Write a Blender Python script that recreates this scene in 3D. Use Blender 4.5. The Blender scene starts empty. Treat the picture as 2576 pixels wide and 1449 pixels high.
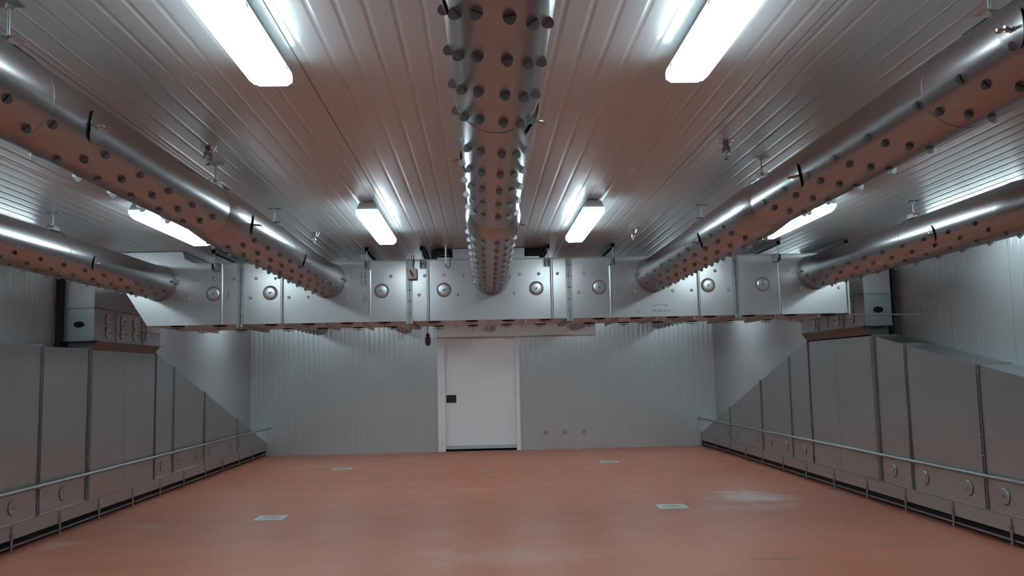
import bpy, math, random
from mathutils import Vector, Matrix
from mathutils.geometry import tessellate_polygon
from math import sin, cos, pi, radians, atan2, hypot, sqrt
random.seed(7)
SC = bpy.context.scene
COL = SC.collection

# ------------------------------------------------------------------ camera
H = 1.55
F, CX, CY = 2170.0, 1288.0, 724.5
d = Vector((1213.0 - CX, 942.0 - CY, F)).normalized()          # room depth axis in camera space (x right, y down, z forward)
u0 = Vector((-0.0175, -1.0, 0.0))
zc = (u0 - u0.dot(d) * d).normalized()
xc = d.cross(zc)
R = Matrix((xc, d, zc))                                       # camera space -> room space
right, up, back = R @ Vector((1, 0, 0)), R @ Vector((0, -1, 0)), R @ Vector((0, 0, -1))
cam_d = bpy.data.cameras.new('camera')
cam = bpy.data.objects.new('camera', cam_d)
COL.objects.link(cam)
M = Matrix((right, up, back)).transposed().to_4x4()
M.translation = (0, 0, H)
cam.matrix_world = M
cam_d.sensor_fit = 'HORIZONTAL'
cam_d.sensor_width = 36.0
cam_d.lens = 36.0 * F / 2576.0
cam_d.clip_start = 0.02
cam_d.clip_end = 100
SC.camera = cam

# ------------------------------------------------------------------ world, light level
w = bpy.data.worlds.new('world')
SC.world = w
w.use_nodes = True
w.node_tree.nodes['Background'].inputs[0].default_value = (0.02, 0.021, 0.022, 1)
w.node_tree.nodes['Background'].inputs[1].default_value = 1.0
LAMP = 17.0
LAMP_COL = (0.80, 1.0, 1.07)
SC.view_settings.view_transform = 'Standard'
SC.view_settings.look = 'None'
SC.view_settings.gamma = 1.0
SC.view_settings.use_curve_mapping = False
SC.view_settings.exposure = 0.0
SC.cycles.use_denoising = True
SC.cycles.max_bounces = 10
SC.cycles.diffuse_bounces = 5
SC.cycles.glossy_bounces = 6
SC.cycles.sample_clamp_indirect = 4.0
SC.cycles.use_adaptive_sampling = False
SC.cycles.caustics_reflective = True
SC.cycles.blur_glossy = 1.0

# room extents
XL, XR, YN, YF, ZC = -4.71, 4.82, -0.7, 17.85, 2.88
FXL, FXR = -4.40, 4.50            # faces of the floor plenums
YH, YHB = 8.95, 10.03             # front and back of the cross duct
HB, HT = 2.115, 2.745             # its bottom and top
ZD = 2.555                        # axis height of the round ducts
YAW = 0.0075

# ------------------------------------------------------------------ materials
def mat(name, color, rough=0.5, metal=0.0, spec=0.5, noise=0.0, nscale=6.0, rvar=0.0, bump=0.0, bscale=3.0,
        stretch=None, emit=0.0, ecol=None, aniso=0.0, coat=0.0):
    m = bpy.data.materials.new(name)
    m.use_nodes = True
    nt = m.node_tree
    b = nt.nodes['Principled BSDF']
    b.inputs['Base Color'].default_value = (*color, 1)
    b.inputs['Roughness'].default_value = rough
    b.inputs['Metallic'].default_value = metal
    b.inputs['Specular IOR Level'].default_value = spec
    b.inputs['Anisotropic'].default_value = aniso
    b.inputs['Coat Weight'].default_value = coat
    if emit:
        b.inputs['Emission Color'].default_value = (*(ecol or color), 1)
        b.inputs['Emission Strength'].default_value = emit
    if noise or rvar or bump:
        tc = nt.nodes.new('ShaderNodeTexCoord')
        mp = nt.nodes.new('ShaderNodeMapping')
        if stretch:
            mp.inputs['Scale'].default_value = stretch
        nt.links.new(tc.outputs['Object'], mp.inputs['Vector'])
        n = nt.nodes.new('ShaderNodeTexNoise')
        n.inputs['Scale'].default_value = nscale
        n.inputs['Detail'].default_value = 5
        nt.links.new(mp.outputs[0], n.inputs['Vector'])
        if noise:
            mx = nt.nodes.new('ShaderNodeMix')
            mx.data_type = 'RGBA'
            mx.inputs[6].default_value = (*[c * (1 - noise) for c in color], 1)
            mx.inputs[7].default_value = (*[min(1, c * (1 + noise)) for c in color], 1)
            nt.links.new(n.outputs['Fac'], mx.inputs[0])
            nt.links.new(mx.outputs[2], b.inputs['Base Color'])
        if rvar:
            mr = nt.nodes.new('ShaderNodeMapRange')
            mr.inputs[1].default_value = 0.3
            mr.inputs[2].default_value = 0.7
            mr.inputs[3].default_value = rough - rvar
            mr.inputs[4].default_value = rough + rvar
            nt.links.new(n.outputs['Fac'], mr.inputs[0])
            nt.links.new(mr.outputs[0], b.inputs['Roughness'])
        if bump:
            n2 = nt.nodes.new('ShaderNodeTexNoise')
            n2.inputs['Scale'].default_value = bscale
            n2.inputs['Detail'].default_value = 1.5
            nt.links.new(tc.outputs['Object'], n2.inputs['Vector'])
            bp = nt.nodes.new('ShaderNodeBump')
            bp.inputs['Strength'].default_value = bump
            bp.inputs['Distance'].default_value = 0.05
            nt.links.new(n2.outputs['Fac'], bp.inputs['Height'])
            nt.links.new(bp.outputs[0], b.inputs['Normal'])
    return m

M_DUCT = mat('duct_stainless', (0.40, 0.395, 0.395), 0.25, 1.0, bump=0.02, bscale=2.5)
M_HEAD = mat('header_stainless', (0.57, 0.58, 0.59), 0.30, 0.72, noise=0.05, nscale=2.2, bump=0.10, bscale=2.2)
M_PLEN = mat('plenum_stainless', (0.45, 0.48, 0.49), 0.32, 0.88, nscale=2.5, noise=0.06, bump=0.05, bscale=1.6)
M_SOFFIT = mat('shaded_soffit_steel', (0.20, 0.20, 0.20), 0.5, 0.9)  # underside shade and dim floor reflection put into the dark base colour
M_POST = mat('post_steel', (0.40, 0.415, 0.41), 0.36, 1.0)
M_SEAM = mat('dull_steel', (0.34, 0.35, 0.34), 0.42, 1.0)
M_DARKSTEEL = mat('dark_steel', (0.10, 0.10, 0.10), 0.5, 0.8)
M_BOLT = mat('bright_steel', (0.72, 0.72, 0.72), 0.22, 1.0)
M_PANEL = mat('coated_panel', (0.61, 0.66, 0.675), 0.32, 0.50, noise=0.03, nscale=1.4, aniso=0.7)
M_WALL = mat('coated_wall_panel', (0.57, 0.605, 0.615), 0.30, 0.55, noise=0.04, nscale=1.4, stretch=(1, 1, 0.3), aniso=0.5)
for _m in (M_PANEL, M_WALL):                       # the sheets are rolled lengthwise: gloss spreads across the ribs
    _t = _m.node_tree.nodes.new('ShaderNodeTangent')
    _t.direction_type = 'UV_MAP'
    _m.node_tree.links.new(_t.outputs[0], _m.node_tree.nodes['Principled BSDF'].inputs['Tangent'])
M_WHITE = mat('white_enamel', (0.80, 0.81, 0.82), 0.35, 0.0, noise=0.02)
M_PLASTIC = mat('white_plastic', (0.90, 0.90, 0.90), 0.4)
M_HOUSING = mat('lamp_housing', (0.62, 0.64, 0.63), 0.45)
M_LENS = mat('lamp_lens', (0.85, 0.95, 0.96), 0.3, emit=LAMP, ecol=LAMP_COL)
M_ENDCAP = mat('lamp_end_lens', (0.8, 0.88, 0.88), 0.3, emit=1.0, ecol=LAMP_COL)
M_LENS.cycles.emission_sampling = 'FRONT'
M_ENDCAP.cycles.emission_sampling = 'NONE'
M_RUBBER = mat('black_rubber', (0.008, 0.008, 0.011), 0.65)
M_BLACK = mat('black_void', (0.012, 0.012, 0.014), 0.8)
M_CABLE = mat('grey_cable', (0.10, 0.11, 0.115), 0.5)
M_GREY = mat('grey_plastic', (0.13, 0.12, 0.13), 0.5)
M_TAN = mat('tan_plate', (0.33, 0.26, 0.20), 0.6)
M_INK = mat('marker_ink', (0.13, 0.135, 0.14), 0.6, 0.3)
M_DRAIN = mat('drain_steel', (0.50, 0.53, 0.50), 0.42, 0.35)
M_SCRAP = mat('pale_scrap', (0.65, 0.6, 0.55), 0.8)

def floor_material():
    m = bpy.data.materials.new('terracotta_resin_floor')
    m.use_nodes = True
    nt = m.node_tree
    N, L = nt.nodes, nt.links
    b = N['Principled BSDF']
    tc = N.new('ShaderNodeTexCoord')
    def noise(scale, detail=4, dist=0.0, vec=None):
        n = N.new('ShaderNodeTexNoise')
        n.inputs['Scale'].default_value = scale
        n.inputs['Detail'].default_value = detail
        n.inputs['Distortion'].default_value = dist
        L.new(vec or tc.outputs['Object'], n.inputs['Vector'])
        return n.outputs['Fac']
    def ramp(fac, a, c):
        r = N.new('ShaderNodeMapRange')
        r.interpolation_type = 'SMOOTHSTEP'
        r.inputs[1].default_value = a
        r.inputs[2].default_value = c
        L.new(fac, r.inputs[0])
        return r.outputs[0]
    def mix(fac, a, c):
        x = N.new('ShaderNodeMix')
        x.data_type = 'RGBA'
        if isinstance(fac, float): x.inputs[0].default_value = fac
        else: L.new(fac, x.inputs[0])
        for i, s in ((6, a), (7, c)):
            if isinstance(s, tuple): x.inputs[i].default_value = (*s, 1)
            else: L.new(s, x.inputs[i])
        return x.outputs[2]
    def math_(op, a, c):
        x = N.new('ShaderNodeMath')
        x.operation = op
        for i, s in ((0, a), (1, c)):
            if isinstance(s, (int, float)): x.inputs[i].default_value = s
            else: L.new(s, x.inputs[i])
        return x.outputs[0]
    base = mix(noise(0.55, 5), (0.365, 0.113, 0.064), (0.41, 0.132, 0.079))
    col = mix(math_('MULTIPLY', ramp(noise(1.3, 6, 0.6), 0.5, 0.75), 0.35), base, (0.375, 0.165, 0.12))
    # scuffs and smears with a place of their own: (x, y, radius x, radius y, amount, colour)
    for sx, sy, rx, ry, amt, c in ((3.29, 10.60, 0.62, 0.75, 0.95, (0.484, 0.367, 0.320)), (0.25, 7.6, 1.1, 0.55, 0.38, (0.452, 0.296, 0.250)),
                                   (3.2, 9.85, 0.9, 0.3, 0.3, (0.452, 0.312, 0.265)), (-3.2, 7.6, 0.7, 0.35, 0.4, (0.211, 0.078, 0.043)),
                                   (2.35, 7.15, 0.25, 0.05, 0.85, (0.187, 0.078, 0.055)), (3.55, 7.55, 0.6, 0.12, 0.55, (0.218, 0.094, 0.062)),
                                   (-4.1, 8.7, 0.22, 0.25, 0.5, (0.468, 0.351, 0.281)), (-3.6, 9.6, 0.3, 0.2, 0.35, (0.468, 0.351, 0.281)),
                                   (-1.7, 16.6, 1.2, 0.25, 0.3, (0.429, 0.265, 0.211)), (-2.9, 15.4, 0.8, 0.3, 0.3, (0.429, 0.281, 0.226))):
        mp = N.new('ShaderNodeMapping')
        mp.inputs['Location'].default_value = (-sx / rx, -sy / ry, 0)
        mp.inputs['Scale'].default_value = (1 / rx, 1 / ry, 1)
        L.new(tc.outputs['Object'], mp.inputs['Vector'])
        ln = N.new('ShaderNodeVectorMath')
        ln.operation = 'LENGTH'
        L.new(mp.outputs[0], ln.inputs[0])
        k = math_('ADD', ln.outputs['Value'], math_('MULTIPLY', math_('SUBTRACT', noise(4.0, 5, 0.8), 0.5), 1.5))
        f = math_('MULTIPLY', ramp(k, 1.0, 0.1), amt)
        col = mix(f, col, c)
    L.new(col, b.inputs['Base Color'])
    r = N.new('ShaderNodeMapRange')
    r.inputs[3].default_value = 0.34
    r.inputs[4].default_value = 0.50
    L.new(noise(2.0, 4), r.inputs[0])
    L.new(r.outputs[0], b.inputs['Roughness'])
    b.inputs['Specular IOR Level'].default_value = 0.35
    bp = N.new('ShaderNodeBump')
    bp.inputs['Strength'].default_value = 0.12
    bp.inputs['Distance'].default_value = 0.004
    L.new(noise(60, 3), bp.inputs['Height'])
    L.new(bp.outputs[0], b.inputs['Normal'])
    return m
M_FLOOR = floor_material()

# ------------------------------------------------------------------ mesh helpers
def frame(axis):
    a = Vector(axis).normalized()
    t = Vector((0, 0, 1)) if abs(a.z) < 0.9 else Vector((1, 0, 0))
    x = t.cross(a).normalized()
    return x, a.cross(x), a

class MB:
    def __init__(s): s.v, s.f = [], []
    def add(s, vs, fs):
        n = len(s.v)
        s.v += [tuple(p) for p in vs]
        s.f += [tuple(i + n for i in q) for q in fs]
        return s
    def box(s, x0, x1, y0, y1, z0, z1):
        x0, x1 = sorted((x0, x1)); y0, y1 = sorted((y0, y1)); z0, z1 = sorted((z0, z1))
        return s.add([(x, y, z) for z in (z0, z1) for y in (y0, y1) for x in (x0, x1)],
                     [(0, 2, 3, 1), (4, 5, 7, 6), (0, 1, 5, 4), (2, 6, 7, 3), (0, 4, 6, 2), (1, 3, 7, 5)])
    def prism(s, poly, axis, a, b):
        """poly in the two other axes (in x,y,z order), swept along axis from a to b"""
        i = 'xyz'.index(axis)
        def P(p, t):
            q = list(p); q.insert(i, t); return tuple(q)
        n = len(poly)
        area = sum(poly[k][0] * poly[(k + 1) % n][1] - poly[(k + 1) % n][0] * poly[k][1] for k in range(n))
        if (area < 0) != (axis == 'y'): poly = poly[::-1]
        if a > b: a, b = b, a
        vs = [P(p, a) for p in poly] + [P(p, b) for p in poly]
        fs = [tuple(range(n))[::-1], tuple(range(n, 2 * n))] + [(k, (k + 1) % n, n + (k + 1) % n, n + k) for k in range(n)]
        return s.add(vs, fs)
    def lathe(s, prof, origin, axis, n=20, closed=False):
        """prof: list of (radius, height along axis)"""
        x, y, a = frame(axis); o = Vector(origin)
        m = len(prof); vs, fs = [], []
        for k in range(n):
            c, q = cos(2 * pi * k / n), sin(2 * pi * k / n)
            for r, h in prof: vs.append(o + x * (r * c) + y * (r * q) + a * h)
        for k in range(n):
            k2 = (k + 1) % n
            for j in range(m if closed else m - 1):
                j2 = (j + 1) % m
                fs.append((k * m + j, k2 * m + j, k2 * m + j2, k * m + j2))
        if not closed:
            if prof[0][0] > 1e-6: fs.append(tuple(k * m for k in range(n))[::-1])
            if prof[-1][0] > 1e-6: fs.append(tuple(k * m + m - 1 for k in range(n)))
        return s.add(vs, fs)
    def cyl(s, p0, p1, r, n=12, r1=None):
        p0, p1 = Vector(p0), Vector(p1)
        return s.lathe([(r, 0), (r if r1 is None else r1, (p1 - p0).length)], p0, p1 - p0, n)
    def tube(s, pts, r, n=8):
        pts = [Vector(p) for p in pts]
        rings = []
        for i, p in enumerate(pts):
            t = (pts[min(i + 1, len(pts) - 1)] - pts[max(i - 1, 0)]).normalized()
            if i == 0: x, y, _ = frame(t)
            else:
                x = (x - t * x.dot(t)).normalized(); y = t.cross(x)
            rings.append([p + x * (r * cos(2 * pi * k / n)) + y * (r * sin(2 * pi * k / n)) for k in range(n)])
        vs = [q for g in rings for q in g]
        fs = [(i * n + k, i * n + (k + 1) % n, (i + 1) * n + (k + 1) % n, (i + 1) * n + k) for i in range(len(pts) - 1) for k in range(n)]
        fs += [tuple(range(n))[::-1], tuple((len(pts) - 1) * n + k for k in range(n))]
        return s.add(vs, fs)
    def dome(s, origin, axis, r, h, n=12):
        return s.lathe([(r * cos(t), h * sin(t)) for t in (0, 0.5, 1.0, 1.35)] + [(0.0, h)], origin, axis, n)
    def mesh(s, name, smooth=True, angle=32):
        me = bpy.data.meshes.new(name)
        me.from_pydata(s.v, [], s.f)
        me.validate()
        if smooth:
            me.shade_smooth(); me.set_sharp_from_angle(angle=radians(angle))
        me.update()
        return me
    def build(s, name, m, parent=None, smooth=True, loc=None):
        """geometry given in room coordinates (or in the parent's own when loc is given)"""
        o = bpy.data.objects.new(name, s.mesh(name, smooth))
        o.data.materials.append(m)
        COL.objects.link(o)
        if parent is not None:
            o.parent = parent
            if loc is None: o.matrix_parent_inverse = parent_world(parent).inverted()
        if loc is not None: o.location = loc
        return o

def parent_world(o):
    m = o.matrix_basis.copy()
    if o.parent is not None: m = parent_world(o.parent) @ o.matrix_parent_inverse @ m
    return m

def tag(o, label=None, cat=None, group=None, kind=None):
    if label: o['label'] = label
    if cat: o['category'] = cat
    if group: o['group'] = group
    if kind: o['kind'] = kind
    return o
def thing(name, loc, label, cat, group=None, rotz=0.0):
    o = bpy.data.objects.new(name, None)
    o.empty_display_size = 0.1
    COL.objects.link(o)
    o.location = loc
    o.rotation_euler = (0, 0, rotz)
    return tag(o, label, cat, group)
def copy_tree(o, parent=None):
    c = o.copy(); COL.objects.link(c); c.parent = parent
    for ch in list(o.children): copy_tree(ch, c)
    return c

def strip_uv(o, axis):
    uv = o.data.uv_layers.new(name='UVMap')
    k = 'xyz'.index(axis)
    run = 1 if axis == 'x' and o.name == 'ceiling' else 2
    for l in o.data.loops:
        p = o.data.vertices[l.vertex_index].co
        uv.data[l.index].uv = (p[k], p[run])
    return o
# ------------------------------------------------------------------ ribbed sheets (ceiling and walls)
def rib_profile(a, b, seams, pitch=0.1035, depth=0.0022, seam_w=0.006, seam_d=0.010):
    """list of (position, offset) along a panel run; offset is into the panel"""
    pts, edges = [], sorted([s for s in seams if a + 0.02 < s < b - 0.02])
    bounds = [a] + edges + [b]
    for i in range(len(bounds) - 1):
        s0, s1 = bounds[i], bounds[i + 1]
        if i == 0: pts.append((s0, 0))
        p = s0 + 0.026 if i else s1 - pitch * int((s1 - s0) / pitch) + 0.026 - pitch
        while p < s1 - 0.03:
            if p > s0 + 0.01:
                pts += [(p - 0.003, 0), (p, 0.02 * depth), (p + 0.003, 0.25 * depth), (p + 0.007, 0.8 * depth), (p + 0.011, depth), (p + 0.017, depth), (p + 0.021, 0.8 * depth), (p + 0.025, 0.25 * depth), (p + 0.028, 0.02 * depth), (p + 0.031, 0)]
            p += pitch
        if i < len(bounds) - 2:
            pts += [(s1 - seam_w / 2, 0), (s1 - seam_w / 2 + 0.0005, seam_d), (s1 + seam_w / 2 - 0.0005, seam_d), (s1 + seam_w / 2, 0)]
        else: pts.append((s1, 0))
    return pts
CSEAMS = [0.285 + 1.035 * k for k in range(-5, 6)]

mb = MB()
pr = rib_profile(XL, XR, CSEAMS)
mb.add([(x, YN, ZC + o) for x, o in pr] + [(x, YF, ZC + o) for x, o in pr],
       [(i, len(pr) + i, len(pr) + i + 1, i + 1) for i in range(len(pr) - 1)])
tag(strip_uv(mb.build('ceiling', M_PANEL), 'x'), kind='structure')
mb = MB().box(XL, XR, YN, YF, -0.1, 0.0)
tag(mb.build('floor', M_FLOOR, smooth=False), kind='structure')
YSEAMS = [0.4 + 1.035 * k for k in range(0, 18)]
for nm, X, sgn in (('wall_left', XL, -1), ('wall_right', XR, 1)):
    mb = MB(); pr = rib_profile(YN, YF, YSEAMS)
    fs = [(i, i + 1, len(pr) + i + 1, len(pr) + i) for i in range(len(pr) - 1)]
    if sgn > 0: fs = [q[::-1] for q in fs]
    mb.add([(X + sgn * o, y, 0) for y, o in pr] + [(X + sgn * o, y, ZC) for y, o in pr], fs)
    tag(strip_uv(mb.build(nm, M_WALL), 'y'), kind='structure')
# far wall, with the door opening left out
mb = MB()
DX0, DX1, DZ = -0.765, 0.685, 2.31
FS = [-3.69, -2.66, -1.64, 1.40, 2.432, 3.446, 4.506]
for a, b, z0 in ((XL, DX0, 0), (DX1, XR, 0), (DX0, DX1, DZ)):
    pr = rib_profile(a, b, FS)
    mb.add([(x, YF + o, z0) for x, o in pr] + [(x, YF + o, ZC) for x, o in pr],
           [(i, i + 1, len(pr) + i + 1, len(pr) + i) for i in range(len(pr) - 1)])
tag(strip_uv(mb.build('wall_far', M_WALL), 'x'), kind='structure')
mb = MB(); pr = rib_profile(XL, XR, CSEAMS)
mb.add([(x, YN - o, 0) for x, o in pr] + [(x, YN - o, ZC) for x, o in pr],
       [(i, len(pr) + i, len(pr) + i + 1, i + 1) for i in range(len(pr) - 1)])
tag(strip_uv(mb.build('wall_near', M_WALL), 'x'), kind='structure')

# ------------------------------------------------------------------ door
door = thing('door_1', (-0.04, YF, 0), None, None)
tag(door, 'pale grey cold-store sliding door with black square pull in the far wall', 'door', kind='structure')
MB().box(DX0 - 0.01, DX1 + 0.01, YF + 0.03, YF + 0.13, 0.045, DZ + 0.02).build('leaf', M_WHITE, door)
MB().box(DX0, DX1, YF + 0.012, YF + 0.03, 0.045, 0.115).build('sweep_strip', mat('door_sweep', (0.46, 0.48, 0.49), 0.5), door)
MB().box(DX0 - 0.02, DX1 + 0.02, YF + 0.14, YF + 0.2, 0.0, DZ + 0.03).build('door_backing', M_BLACK, door)
hp = MB().box(-0.742, -0.540, YF + 0.020, YF + 0.031, 0.985, 1.143).build('pull_plate', M_BLACK, door)
hr = MB()
for a in ((-0.748, -0.742, 0.979, 1.149), (-0.540, -0.534, 0.979, 1.149), (-0.742, -0.540, 1.143, 1.149), (-0.742, -0.540, 0.979, 0.985)):
    hr.box(a[0], a[1], YF + 0.012, YF + 0.031, a[2], a[3])
hr.build('pull_rim', M_WHITE, hp)
for X0, X1 in ((-0.915, DX0), (DX1, 0.765)):
    j = MB().box(X0, X1, YF - 0.035, YF + 0.03, 0, 2.33).build('jamb', M_WHITE, door)
    for z in (0.16, 1.17, 2.19):
        MB().dome(((X0 + X1) / 2, YF - 0.035, z), (0, -1, 0), 0.011, 0.005).build('screw', M_SEAM, j)
MB().box(DX0, DX1, YF - 0.035, YF + 0.03, 2.315, 2.36).build('head_jamb', M_WHITE, door)
tr = thing('door_track_cover', (0.70, YF - 0.05, 2.34), 'long white metal track cover above the door, running on to the right', 'track cover')
MB().prism([(YF - 0.115, 2.325), (YF - 0.003, 2.325), (YF - 0.003, 2.69), (YF - 0.075, 2.69), (YF - 0.115, 2.62)], 'x', -0.93, 2.345).build('cover', M_WHITE, tr)
MB().box(-0.93, 2.345, YF - 0.119, YF - 0.113, 2.322, 2.336).build('bottom_lip', M_SEAM, tr)

# wall plates and scraps at the far wall
for x, lab in ((1.282, 'small tan square wall plate, the one nearest the door'), (1.674, 'small tan square wall plate, middle one of the row right of the door'),
               (2.067, 'small tan square wall plate, the one farthest right of the door')):
    t = thing('wall_plate', (x, YF, 0.34), lab, 'wall plate', 'square plates low on the far wall')
    MB().box(x - 0.040, x + 0.040, YF - 0.010, YF + 0.003, 0.303, 0.380).build('plate', M_TAN, t)
    MB().dome((x, YF - 0.010, 0.342), (0, -1, 0), 0.008, 0.004).build('screw', M_BOLT, t)
for x, y, sx, sy, lab in ((0.85, 17.74, 0.07, 0.05, 'small pale scrap on the floor against the door frame'), (1.95, 17.76, 0.16, 0.04, 'long pale scrap on the floor below the square wall plates'),
                          (2.75, 17.77, 0.06, 0.04, 'small pale scrap on the floor along the far wall right of the plates')):
    m_ = MB().prism([(x - sx / 2, y - sy / 2), (x + sx * 0.35, y - sy * 0.6), (x + sx / 2, y + sy * 0.4), (x - sx * 0.3, y + sy / 2)], 'z', 0.0005, 0.018)
    tag(m_.build('floor_scrap', M_SCRAP), lab, 'scrap', 'scraps along the far wall')

# ------------------------------------------------------------------ floor drains
def drain(x, y, lab, s=0.165, m=M_DRAIN):
    t = thing('floor_drain', (x, y, 0), lab, 'floor drain', 'floor drains')
    fr = MB()
    n = 24
    ring = [(x + 0.118 * cos(2 * pi * k / n), y + 0.118 * sin(2 * pi * k / n)) for k in range(n)]
    sq = []
    for k in range(n):
        c, q = cos(2 * pi * k / n), sin(2 * pi * k / n)
        k2 = s / max(abs(c), abs(q)); sq.append((x + c * k2, y + q * k2))
    fr.add([(p[0], p[1], 0.005) for p in ring] + [(p[0], p[1], 0.004) for p in sq] + [(p[0], p[1], -0.002) for p in sq] + [(p[0], p[1], -0.004) for p in ring],
           [(k, n + k, n + (k + 1) % n, (k + 1) % n) for k in range(n)] + [(n + k, 2 * n + k, 2 * n + (k + 1) % n, n + (k + 1) % n) for k in range(n)]
           + [(3 * n + k, k, (k + 1) % n, 3 * n + (k + 1) % n) for k in range(n)])
    fr.build('frame', m, t)
    MB().lathe([(0.112, 0), (0.112, 0.006), (0.09, 0.007), (0.0, 0.007)], (x, y, 0.0005), (0, 0, 1), 24).build('cover', m, t)
    sl = MB()
    for k in range(-4, 5):
        hh = sqrt(0.085 ** 2 - (k * 0.018) ** 2)
        sl.box(x - hh, x + hh, y + k * 0.018 - 0.003, y + k * 0.018 + 0.003, 0.0070, 0.0082)
    sl.build('slots', M_SEAM, t)
drain(-2.39, 9.96, 'square steel floor drain, nearest one on the left half of the red floor')
drain(2.144, 10.0, 'square steel floor drain, nearest one on the right half of the red floor')
drain(-2.41, 15.0, 'square steel floor drain far back on the left, near the far wall')
drain(2.17, 15.05, 'square steel floor drain far back on the right, near the far wall')
drain(0.03, 14.08, 'small faint reddish floor drain on the middle line in front of the door', 0.10, mat('stained_drain', (0.42, 0.23, 0.17), 0.55))

# ------------------------------------------------------------------ round perforated ducts
NR = 0.0172                                      # half width of a nozzle chord
def nozzle_cell(r, half_a, hv, nseg):
    """2-D cell with a shallow D-shaped hole; returns (points, faces) in (angle offset, y offset)"""
    ua = [(-half_a + 2 * half_a * k / nseg) for k in range(nseg + 1)]
    outer = [(u, -hv) for u in ua] + [(u, hv) for u in ua[::-1]]
    hole = [(NR / r * cos(t), -0.35 * NR * sin(t)) for t in [pi * k / 8 for k in range(9)]][::-1]
    o3 = [Vector((u * r, v, 0)) for u, v in outer]; h3 = [Vector((u * r, v, 0)) for u, v in hole]
    tri = tessellate_polygon([o3, h3])
    return outer + hole, [tuple(t) for t in tri]

def perforated_shell(y0, y1, r, noz_angles, noz):
    """noz: dict angle -> list of y. Local coordinates, axis along y. Returns (verts, faces, normals)"""
    ha = radians(8.0); hv = 0.016; V, Fc, Nn = [], [], []
    def add(pts, fs):
        n = len(V)
        for a, y in pts:
            V.append((r * sin(a), y, -r * cos(a))); Nn.append((sin(a), 0, -cos(a)))
        for q in fs:
            p = [Vector((pts[i][0], pts[i][1], 0)) for i in q[:3]]
            fl = (p[1] - p[0]).cross(p[2] - p[0]).z < 0
            Fc.append(tuple(i + n for i in (q[::-1] if not fl else q)))
    nseg = 4
    cols = sorted(noz_angles)
    for a in cols:
        cp, cf = nozzle_cell(r, ha, hv, nseg)
        y = y0
        for yn in sorted(noz.get(a, [])) + [None]:
            ye = y1 if yn is None else yn - hv
            if ye > y + 1e-5:
                pts = [(a - ha + 2 * ha * k / nseg, yy) for yy in (y, ye) for k in range(nseg + 1)]
                add(pts, [(k, k + 1, nseg + 2 + k, nseg + 1 + k) for k in range(nseg)])
            if yn is not None:
                add([(a + u, yn + v) for u, v in cp], cf); y = yn + hv
    gaps = [(cols[i] + ha, cols[i + 1] - ha) for i in range(len(cols) - 1)] + [(cols[-1] + ha, cols[0] - ha + 2 * pi)]
    for a, b in gaps:
        n = max(1, int(math.ceil((b - a) / radians(6))))
        pts = [(a + (b - a) * k / n, yy) for yy in (y0, y1) for k in range(n + 1)]
        add(pts, [(k, k + 1, n + 2 + k, n + 1 + k) for k in range(n)])
    return V, Fc, Nn

def shell_object(name, data, m, parent):
    V, Fc, Nn = data
    me = bpy.data.meshes.new(name)
    me.from_pydata(V, [], Fc)
    me.shade_smooth()
    me.normals_split_custom_set_from_vertices(Nn)
    me.update()
    o = bpy.data.objects.new(name, me)
    me.materials.append(m); COL.objects.link(o); o.parent = parent
    return o

def tab_mb(M4=None):
    t, n = 0.0012, 10
    pts = [(NR * cos(pi * k / n), 0.0235 * sin(pi * k / n)) for k in range(n + 1)]
    vs = [(x, -t / 2 + z * 0.10, z - 0.0015) for x, z in pts] + [(x, t / 2 + z * 0.10, z - 0.0015) for x, z in pts]
    k = n + 1
    fs = [tuple(range(k)), tuple(range(k, 2 * k))[::-1]] + [(i, k + i, k + (i + 1) % k, (i + 1) % k) for i in range(k)]
    return vs, fs
TAB_V, TAB_F = tab_mb()
_tm = MB().add(TAB_V, TAB_F).mesh('nozzle_tab')
_tm.materials.append(M_DUCT)
def tab_matrix(a, y, r):
    o = Vector((sin(a), 0, -cos(a))); tg = Vector((-cos(a), 0, -sin(a)))
    m = Matrix((tg, Vector((0, 1, 0)), o)).transposed().to_4x4()
    m.translation = o * r + Vector((0, y, 0))
    return m

RS, RB = 0.151, 0.173
ANG = [radians(-8 + s) for s in (-62, -40, -15.5, 15.5, 40, 62)]
OFFS = {ANG[0]: 0.18, ANG[5]: 0.18, ANG[1]: 0.09, ANG[4]: 0.09, ANG[2]: 0.0, ANG[3]: 0.0}
RING_NEAR = [1.43, 1.71, 1.995, 2.28, 2.575, 2.865, 3.29, 3.64, 3.98, 4.32, 4.66]
RING_FAR = [5.47 + 0.345 * k for k in range(10)]
Y_RED0, Y_RED1 = 5.06, 5.40
Y_END = 0.45
covers_def = {}

def wing_nut(mb, o, ax):
    o, ax = Vector(o), Vector(ax).normalized()
    x, y, a = frame(ax)
    mb.lathe([(0.012, 0), (0.012, 0.004), (0.0045, 0.006), (0.0045, 0.045)], o, ax, 10)
    mb.lathe([(0.009, 0.010), (0.008, 0.022)], o, ax, 10)
    for s in (-1, 1):
        mb.tube([o + a * 0.014, o + a * 0.022 + x * (0.016 * s), o + a * 0.034 + x * (0.022 * s)], 0.0042, 6)

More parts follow.
